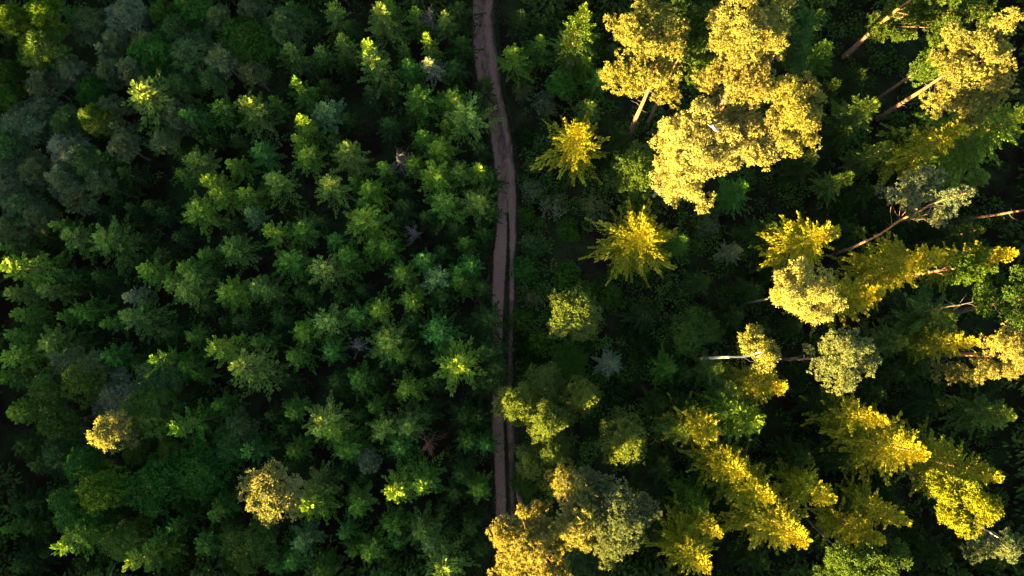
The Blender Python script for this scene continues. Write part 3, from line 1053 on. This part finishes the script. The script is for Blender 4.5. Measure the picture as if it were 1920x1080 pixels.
# ------------------------------------------------------------------ prototypes shared by the copies
YH, YR = 7.5, 2.6
young_protos = []
for i in range(14):
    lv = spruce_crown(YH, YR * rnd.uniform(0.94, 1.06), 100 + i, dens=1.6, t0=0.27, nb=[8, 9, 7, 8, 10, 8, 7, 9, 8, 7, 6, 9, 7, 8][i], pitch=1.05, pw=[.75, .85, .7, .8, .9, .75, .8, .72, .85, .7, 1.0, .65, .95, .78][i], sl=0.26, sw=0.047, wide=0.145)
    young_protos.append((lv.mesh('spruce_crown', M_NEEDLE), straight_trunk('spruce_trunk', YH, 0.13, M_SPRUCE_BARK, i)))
TH, TR = 18.0, 3.6
tall_protos = []
for i in range(6):
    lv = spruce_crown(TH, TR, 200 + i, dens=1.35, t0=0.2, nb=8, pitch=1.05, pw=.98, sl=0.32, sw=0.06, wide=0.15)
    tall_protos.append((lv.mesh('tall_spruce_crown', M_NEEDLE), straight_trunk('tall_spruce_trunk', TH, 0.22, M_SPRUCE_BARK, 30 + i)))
bough_protos = []
for i in range(6):
    lv = Leaves(); r = np.random.RandomState(300 + i)
    bough(lv, np.zeros(3), 0.0, 2.4, 0.12, 0.34 + 0.06 * i, 130, 1.0, r, 0.29, 0.052, 0.2, 0.13 + 0.012 * i)
    bough_protos.append(lv.mesh('spruce_bough', M_NEEDLE))
def lobed(seed, kind, R, z0, z1, nl, mat, name, lr=(0.34, 0.5)):
    r = np.random.RandomState(seed); lv = Leaves()
    cs = []
    for i in range(nl):
        a = i * 2.4 + r.normal(0, 0.3); q = math.sqrt((i + 0.4) / nl)
        c = (math.cos(a) * q * R * 0.72, math.sin(a) * q * R * 0.72, z1 - (z1 - z0) * (0.75 * q ** 1.6 + 0.25 * r.rand()) - 0.3)
        s = R * r.uniform(*lr)
        tuft_lobe(lv, c, (s, s, s * 0.75), r, kind, r.uniform(0.8, 1.2)); cs.append(c)
    return lv.mesh(name, mat), cs
grey_protos = []
for i in range(6):
    me, cs = lobed(400 + i, 'grey', 2.7, 8.0, 13.0, 24, M_PINE, 'tufted_pine_crown', (0.12, 0.24))
    lim = [(limb_pts((0, 0, 6 + 0.4 * (k % 6)), c, np.random.RandomState(k)), [0.06, 0.05, 0.04, 0.03, 0.015], 5) for k, c in enumerate(cs)]
    grey_protos.append((me, straight_trunk('tufted_pine_trunk', 13, 0.16, M_PINE_BARK, 60 + i), tubes_mesh('pine_limbs', lim, M_PINE_BARK)))
round_protos = []
for i in range(5):
    me, cs = lobed(450 + i, 'leaf', 2.7, 7.0, 13.0, 12, M_LEAF, 'leafy_crown', (0.30, 0.46))
    round_protos.append((me, straight_trunk('grey_trunk', 12.0, 0.13, M_SPRUCE_BARK, 80 + i)))
bush_protos = []
for i in range(4):
    me, cs = lobed(480 + i, 'shrub', 1.3, 0.6, 2.3, 9, M_SHRUB, 'bush_foliage', (0.30, 0.48))
    stems = [(limb_pts((0.05 * math.cos(k), 0.05 * math.sin(k), 0), c, np.random.RandomState(k), 0.03), [0.03, 0.025, 0.02, 0.015, 0.008], 4) for k, c in enumerate(cs)]
    bush_protos.append((me, tubes_mesh('bush_stems', stems, M_SPRUCE_BARK)))

def at_top(e, h):
    p = P(e['x'], e['y'], h)
    return (p.x, p.y, 0.0)

# ------------------------------------------------------------------ the young plantation
def height_young(e, lo=6.6, hi=8.4):
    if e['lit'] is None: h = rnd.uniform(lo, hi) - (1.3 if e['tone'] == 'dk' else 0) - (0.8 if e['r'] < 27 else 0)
    else: h = None
    p = P(e['x'], e['y'], 15.0)
    sh = shade_height(p.x, p.y)
    if h is None: h = sh + e['lit'] * 0.75
    else: h = min(h, sh - 0.5)
    return h
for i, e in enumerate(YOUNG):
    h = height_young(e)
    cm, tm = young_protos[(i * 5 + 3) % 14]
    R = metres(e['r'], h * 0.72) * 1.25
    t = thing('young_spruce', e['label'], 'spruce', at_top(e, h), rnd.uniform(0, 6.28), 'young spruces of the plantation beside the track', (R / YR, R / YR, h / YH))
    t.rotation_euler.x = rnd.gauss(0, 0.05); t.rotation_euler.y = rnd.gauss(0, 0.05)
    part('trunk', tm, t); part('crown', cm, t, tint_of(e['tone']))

# ------------------------------------------------------------------ taller spruces; the big ones in full view carry each bough as a part
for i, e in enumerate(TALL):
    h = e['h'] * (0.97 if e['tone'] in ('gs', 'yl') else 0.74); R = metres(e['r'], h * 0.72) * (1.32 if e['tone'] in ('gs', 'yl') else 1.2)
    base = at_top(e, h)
    if e['r'] >= 58 and e['tone'] in ('gs', 'yl'):
        t = thing('tall_spruce', e['label'], 'spruce', base, rnd.uniform(0, 6.28), 'tall spruces of the old wood')
        bo = []
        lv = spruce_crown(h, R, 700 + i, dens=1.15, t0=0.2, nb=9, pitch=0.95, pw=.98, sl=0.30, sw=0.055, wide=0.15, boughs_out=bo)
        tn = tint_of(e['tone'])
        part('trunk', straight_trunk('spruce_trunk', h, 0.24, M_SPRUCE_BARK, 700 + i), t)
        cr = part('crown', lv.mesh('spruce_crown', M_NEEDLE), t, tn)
        for k, (az, L, e0, z, g) in enumerate(bo):
            s = L / 2.4
            part('bough', bough_protos[k % 6], cr, [c * g for c in tn], (0, 0, z), (0, -math.atan(e0 - 0.12), az), (s, s * rnd.uniform(0.85, 1.15), s))
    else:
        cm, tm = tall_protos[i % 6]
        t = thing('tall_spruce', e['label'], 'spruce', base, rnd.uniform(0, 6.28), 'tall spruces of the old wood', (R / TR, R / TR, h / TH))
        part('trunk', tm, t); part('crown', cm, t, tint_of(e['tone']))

# ------------------------------------------------------------------ grey tufted pines, round trees, bushes
for i, e in enumerate(GREY):
    h = height_young(e, 7.5, 9.0) if e['lit'] is None else height_young(e)
    cm, tm, lm = grey_protos[(i * 5 + 1) % 6]
    R = metres(e['r'], h - 2) * 1.12
    t = thing('tufted_pine', e['label'], 'pine', at_top(e, h - 1.5), rnd.uniform(0, 6.28), 'grey-green pines at the corner of the plantation', (R / 2.7, R / 2.7, h / 13.2))
    tn = tint_of(e['tone'], 0.25)
    if e['tone'] == 'gy':
        f = rnd.random() ** 2 * 0.8; q = TONE['em'][0]
        tn = [a * (1 - f) + b * f for a, b in zip(tn, q)]
    part('trunk', tm, t); fine_part('limbs', lm, t); part('crown', cm, t, tn)
for i, e in enumerate(ROUND):
    h = e['h'] * (0.80 if 900 < e['x'] < 1200 else 0.74 if e['x'] < 1200 else 0.84)
    cm, tm = round_protos[(i * 3 + 1) % 5]
    R = metres(e['r'], h - 2) * (0.95 if e['tone'] == 'wl' else 1.1)
    t = thing('round_tree', e['label'], 'tree', at_top(e, h - 1.5), rnd.uniform(0, 6.28), 'soft rounded broad-leaved trees', (R / 2.7, R / 2.7, h / 13.2))
    part('trunk', tm, t); part('crown', cm, t, tint_of(e['tone']))
for i, e in enumerate(BUSH):
    h = e['h']
    cm, sm = bush_protos[i % 4]
    R = metres(e['r'], h)
    t = thing('bush', e['label'], 'bush', at_top(e, h * 0.6), rnd.uniform(0, 6.28), 'bushes on the mossy clearing', (R / 1.3, R / 1.3, h / 2.4))
    fine_part('stems', sm, t); part('foliage', cm, t, tint_of(e['tone']))

# ------------------------------------------------------------------ dead snags
for i, e in enumerate(SNAG):
    h = e['h'] * 0.64; r = np.random.RandomState(900 + i); mat = M_RED_WOOD if e['tone'] == 'red' else M_GREY_WOOD
    R = metres(e['r'], h - 2)
    t = thing('dead_snag', e['label'], 'dead tree', at_top(e, h), 0, 'dead snags among the spruces')
    part('trunk', straight_trunk('snag_trunk', h, 0.13, mat, 900 + i), t)
    br = []
    z = h * 0.45
    while z < h * 0.98:
        L = R * (1.15 - 0.75 * (z / h - 0.45) / 0.55)
        for k in range(5):
            az = 1.7 * i + r.normal(0, 1.25); l = L * r.uniform(0.35, 1.2)
            d = np.array([math.cos(az), math.sin(az), r.uniform(-0.1, 0.45)])
            br.append((limb_pts((0, 0, z), (0, 0, z) + d * l, r, 0.06), [0.05, 0.045, 0.04, 0.03, 0.02], 4))
            for q in range(3):
                s0 = np.array([0, 0, z]) + d * l * r.uniform(0.35, 0.8)
                d2 = d + r.normal(0, 0.5, 3)
                br.append((limb_pts(s0, s0 + d2 * l * 0.35, r, 0.02), [0.035, 0.03, 0.025, 0.02, 0.012], 3))
        z += 0.55
    fine_part('branches', tubes_mesh('snag_branches', br, mat), t)

# ------------------------------------------------------------------ the big sunlit crowns
BARKS = dict(pine=M_PINE_BARK, birch=M_BIRCH_BARK, grey=M_GREY_WOOD)
for i, (name, tone, bark, tp, lobes, kind, label, short) in enumerate(BIG):
    r = np.random.RandomState(1000 + i)
    dz = {'the golden track-end pine': -6.5, 'the wedged yellow pine': -4.5, 'the grey-green lobed pine': -4.5, 'the creamy tree': 2, 'the white-stemmed birch': -1.5,
          'the orange-gold pine': 3, 'the largest yellow birch': -2, 'the leaning pine': 2, 'the pale round pine': -0.5}.get(short, 0)
    tp = [(q[0], q[1], q[2] * (1 + dz / tp[-1][2])) for q in tp]
    mx, my = np.mean([q[0] for q in lobes]), np.mean([q[1] for q in lobes])
    ramp = 2.2 if short == 'the largest yellow birch' else 0.7      # the lee side of each crown stands a little higher
    lobes = [(q[0], q[1], q[2], q[3] + dz + ramp * ((q[0] - mx) * 0.72 - (q[1] - my) * 0.69) / 100) for q in lobes]
    pts = [P(*q) for q in tp]
    base = pts[0].copy(); base.z = 0
    loc = [np.array(p - base) for p in pts]
    cat = {'pine_tree': 'pine', 'birch_tree': 'birch', 'larch_tree': 'larch', 'broadleaf_tree': 'tree'}[name]
    t = thing(name, label, cat, base, 0, 'tall trees of the sunlit old wood')
    r0 = 0.19 if bark == 'birch' else 0.15 if bark == 'grey' else 0.30
    if short in ('the leaning pine', 'the thin red trunk', 'the pale round pine', 'the wedged greyish pine', 'the dim flank pine', 'the orange-gold pine', 'the shaded blue-green pine'): r0 = 0.18
    zz = np.array([p[2] for p in loc])
    rad = [r0 * (1 - 0.72 * z / zz[-1]) for z in zz]; rad[0] *= 1.25
    fine = []; fr = []
    for a in range(len(loc) - 1):
        for b in range(3):
            f = b / 3; fine.append(loc[a] * (1 - f) + loc[a + 1] * f); fr.append(rad[a] * (1 - f) + rad[a + 1] * f)
    fine.append(loc[-1]); fr.append(rad[-1])
    for k in range(1, len(fine) - 1): fine[k] = fine[k] + np.array([*r.normal(0, 0.05, 2), 0])
    part('trunk', tubes_mesh('trunk', [(fine, fr, 10)], BARKS[bark]), t)
    lv = Leaves()
    fz = np.array([p[2] for p in fine]); fa = np.array(fine)
    for (x, y, rp, h) in lobes:
        c = np.array(P(x, y, h) - base); s = metres(rp, h) * 1.24
        # one big lobe = a handful of pads, so its edge is ragged and sky-gaps stay open
        for q in range(8):
            if r.rand() < 0.12: continue
            o = norm(r.normal(size=(1, 3)))[0] * s * r.uniform(0.35, 0.85) * np.array([1, 1, 0.6])
            s2 = s * r.uniform(0.28, 0.50)
            tuft_lobe(lv, c + o, (s2, s2, s2 * 0.72), r, kind, r.uniform(0.85, 1.15))
        hz = max(2.0, c[2] - r.uniform(1.5, 3.5))
        a = np.array([np.interp(hz, fz, fa[:, k]) for k in range(3)])
        rr = (0.022 + 0.035 * min(1, s / 1.6)) * (0.55 if r0 < 0.25 else 1)
        part('limb', tubes_mesh('limb', [(limb_pts(a, c, r, 0.05), [rr * 1.25, rr, rr * 0.8, rr * 0.6, rr * 0.3], 6)], BARKS[bark]), t)
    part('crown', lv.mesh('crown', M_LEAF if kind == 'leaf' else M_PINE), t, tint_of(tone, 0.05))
    st = []
    for k in range(12):
        hz = zz[-1] * r.uniform(0.3, 0.85); a = np.array([np.interp(hz, fz, fa[:, q]) for q in range(3)])
        an = r.rand() * 6.28; l = r.uniform(0.35, 1.5)
        st.append((limb_pts(a, a + np.array([math.cos(an) * l, math.sin(an) * l, r.uniform(-0.2, 0.3)]), r, 0.05), [0.045, 0.04, 0.03, 0.022, 0.01], 4))
    if bark == 'pine': fine_part('dead_stubs', tubes_mesh('dead_stubs', st, M_GREY_WOOD), t)
    if short == 'the largest yellow birch':
        for q0, q1 in (((1352, 240, 22), (1326, 232, 24.5)), ((1348, 246, 22), (1334, 236, 25))):
            part('bare_limb', tubes_mesh('bare_limb', [(limb_pts(P(*q0) - base, P(*q1) - base, r, 0.02), [0.10, 0.09, 0.07, 0.05, 0.03], 6)], M_BIRCH_BARK), t)

# white bare limbs showing in the largest birch, and a dead fallen top among the spruces on the sunny side
def dead_branch(name, label, p0, p1, rad, mat, seed, twigs=9):
    r = np.random.RandomState(seed)
    a, b = P(*p0), P(*p1); base = Vector((a.x, a.y, 0))
    a, b = np.array(a - base), np.array(b - base)
    t = thing(name, label, 'dead tree', base, 0)
    part('trunk', tubes_mesh('dead_trunk', [([(0, 0, 0), a * 0.5, *limb_pts(a, b, r, 0.01)], [rad * 1.6, rad * 1.4, rad * 1.2, rad, rad * .8, rad * .6, rad * .3], 6)], mat), t)
    br = []
    for k in range(twigs):
        f = 0.25 + 0.7 * k / twigs; s = a + (b - a) * f
        d = norm(r.normal(size=(1, 3)))[0] * np.array([1, 1, 0.6])
        br.append((limb_pts(s, s + d * r.uniform(0.9, 1.9), r, 0.05), [0.035, 0.03, 0.025, 0.02, 0.01], 4))
    fine_part('branches', tubes_mesh('dead_twigs', br, mat), t)
dead_branch('dead_spruce', 'bare dead spruce top with side twigs in the dark gap beside the olive edge pine', (1735, 583, 8), (1825, 566, 15.5), 0.09, M_GREY_WOOD, 5)

# ------------------------------------------------------------------ undergrowth of the clearing and the old wood floor
r = np.random.RandomState(77); lv = Leaves()
n = 0
while n < 2600:
    px, py = r.uniform(60, 1880), r.uniform(-20, 1100)
    if 905 < px < 978: continue
    dens = 0.22 if px < 940 else 1.0 if px < 1330 else 0.6
    if 330 < py < 900 and 940 < px < 1290: dens = 1.3
    for bx, by, br_ in ((1078, 470, 32), (1110, 505, 30), (1150, 600, 35), (1190, 740, 26), (1170, 870, 60), (1230, 900, 60)):
        if math.hypot(px - bx, py - by) < br_: dens *= 0.12
    if r.rand() * 1.3 > dens: continue
    p = P(px, py, 0); s = r.uniform(0.35, 1.0) * (1.35 if r.rand() < 0.2 else 1)
    g = r.uniform(0.55, 1.25)
    k0 = int(60 * s * s) + 10
    d = norm(r.normal(size=(k0, 3))); d[:, 2] = np.abs(d[:, 2])
    b = np.array([p.x, p.y, 0.05]) + d * s * np.array([1, 1, 0.75 + 0.8 * r.rand()]) * r.uniform(0.5, 1.0, (k0, 1))
    lv.add(b, d * 0.6 + r.normal(0, 0.5, (k0, 3)), r.normal(0, 0.5, (k0, 3)) + np.array([0, 0, 1.0]), 0.2 + 0.24 * r.rand(k0), 0.06 + 0.08 * r.rand(k0), g * r.uniform(0.7, 1.2, k0), np.clip(r.normal(0.35, 0.3, k0), 0, 1))
    n += 1
stuff('undergrowth', lv.mesh('undergrowth', M_SHRUB), 'low green undergrowth over the clearing and wood floor', (0.058, 0.135, 0.030))

# ------------------------------------------------------------------ the forest goes on beyond the photograph (one mass; its tall edge towards the sun keeps the plantation in shade)
def cheap_spruce(h, R, r):
    lv = Leaves()
    n = int(h * 35)
    t = r.rand(n) ** 1.25; az = r.rand(n) * 6.28
    L = R * (1 - t) ** 0.75 + 0.15
    q = r.uniform(0.15, 1, n) ** 0.6
    b = np.stack([np.cos(az) * L * q, np.sin(az) * L * q, h * (0.1 + 0.88 * t) - 0.25 * L * q], 1)
    d = np.stack([np.cos(az), np.sin(az), np.full(n, -0.1)], 1) + r.normal(0, 0.25, (n, 3))
    lv.add(b, d, np.stack([r.normal(0, .4, n), r.normal(0, .4, n), np.ones(n)], 1), 0.55 + 0.4 * r.rand(n), 0.14 + 0.09 * r.rand(n), 0.6 + 0.6 * r.rand(n), r.rand(n))
    return lv.arrays()
cheap = [cheap_spruce(14.0, 2.6, np.random.RandomState(1300 + i)) for i in range(5)]
def mass(name, spots, label, tint):
    Vs, A, H = [], [], []
    for (x, y, h, R, k, rot, g) in spots:
        v, a, u = cheap[k]
        c, s = math.cos(rot), math.sin(rot)
        R3 = np.array([[c, s, 0], [-s, c, 0], [0, 0, 1]])
        Vs.append(v @ R3 * np.array([R / 2.6, R / 2.6, h / 14.0]) + np.array([x, y, 0])); A.append(a * g); H.append(u)
    v = np.concatenate(Vs); n = len(v)
    stuff(name, make_mesh(name, v.reshape(-1, 3), np.arange(4 * n).reshape(n, 4), M_NEEDLE, np.concatenate(A), np.concatenate(H)), label, tint)
r = np.random.RandomState(55); spots = []
x = -76
while x < 78:
    y = -39
    while y < 57:
        X, Y = x + r.uniform(-1, 1), y + r.uniform(-1, 1)
        h = r.uniform(11, 14) if X < 0 else r.uniform(12, 17)
        h = min(h, shade_height(X, Y) - 0.8) if X < 0 else h
        a, b = proj(X, Y, h), proj(X, Y, 1.0)
        out = lambda q: q[0] < -22 or q[0] > 1942 or q[1] < -22 or q[1] > 1102
        tx = proj(X, Y, 0)
        on_track = abs(tx[0] - 930) < 45
        if out(a) and out((b[0] + np.sign(b[0] - 960) * 25, b[1] + np.sign(b[1] - 540) * 25)) and not on_track:
            spots.append((X, Y, h, r.uniform(1.9, 2.7), r.randint(5), r.rand() * 6.28, r.uniform(0.7, 1.3)))
        y += 3.4
    x += 3.4
mass('surrounding_forest', spots, 'forest continuing beyond the edges of the photo', (0.038, 0.085, 0.022))
spots = []
perp = Vector((-SUN_XY.y, SUN_XY.x))
for row in range(4):
    q = -115.0
    while q < 115:
        c = SUN_XY * (84 + row * 2.6) + perp * (q + r.uniform(-0.5, 0.5))
        sh = shade_height(c.x, c.y)
        spots.append((c.x, c.y, sh + r.uniform(-0.2, 0.6), 3.4, r.randint(5), r.rand() * 6.28, r.uniform(0.7, 1.3)))
        q += 2.3
mass('tall_forest_edge', spots, 'dense tall forest edge towards the low sun', (0.03, 0.07, 0.02))
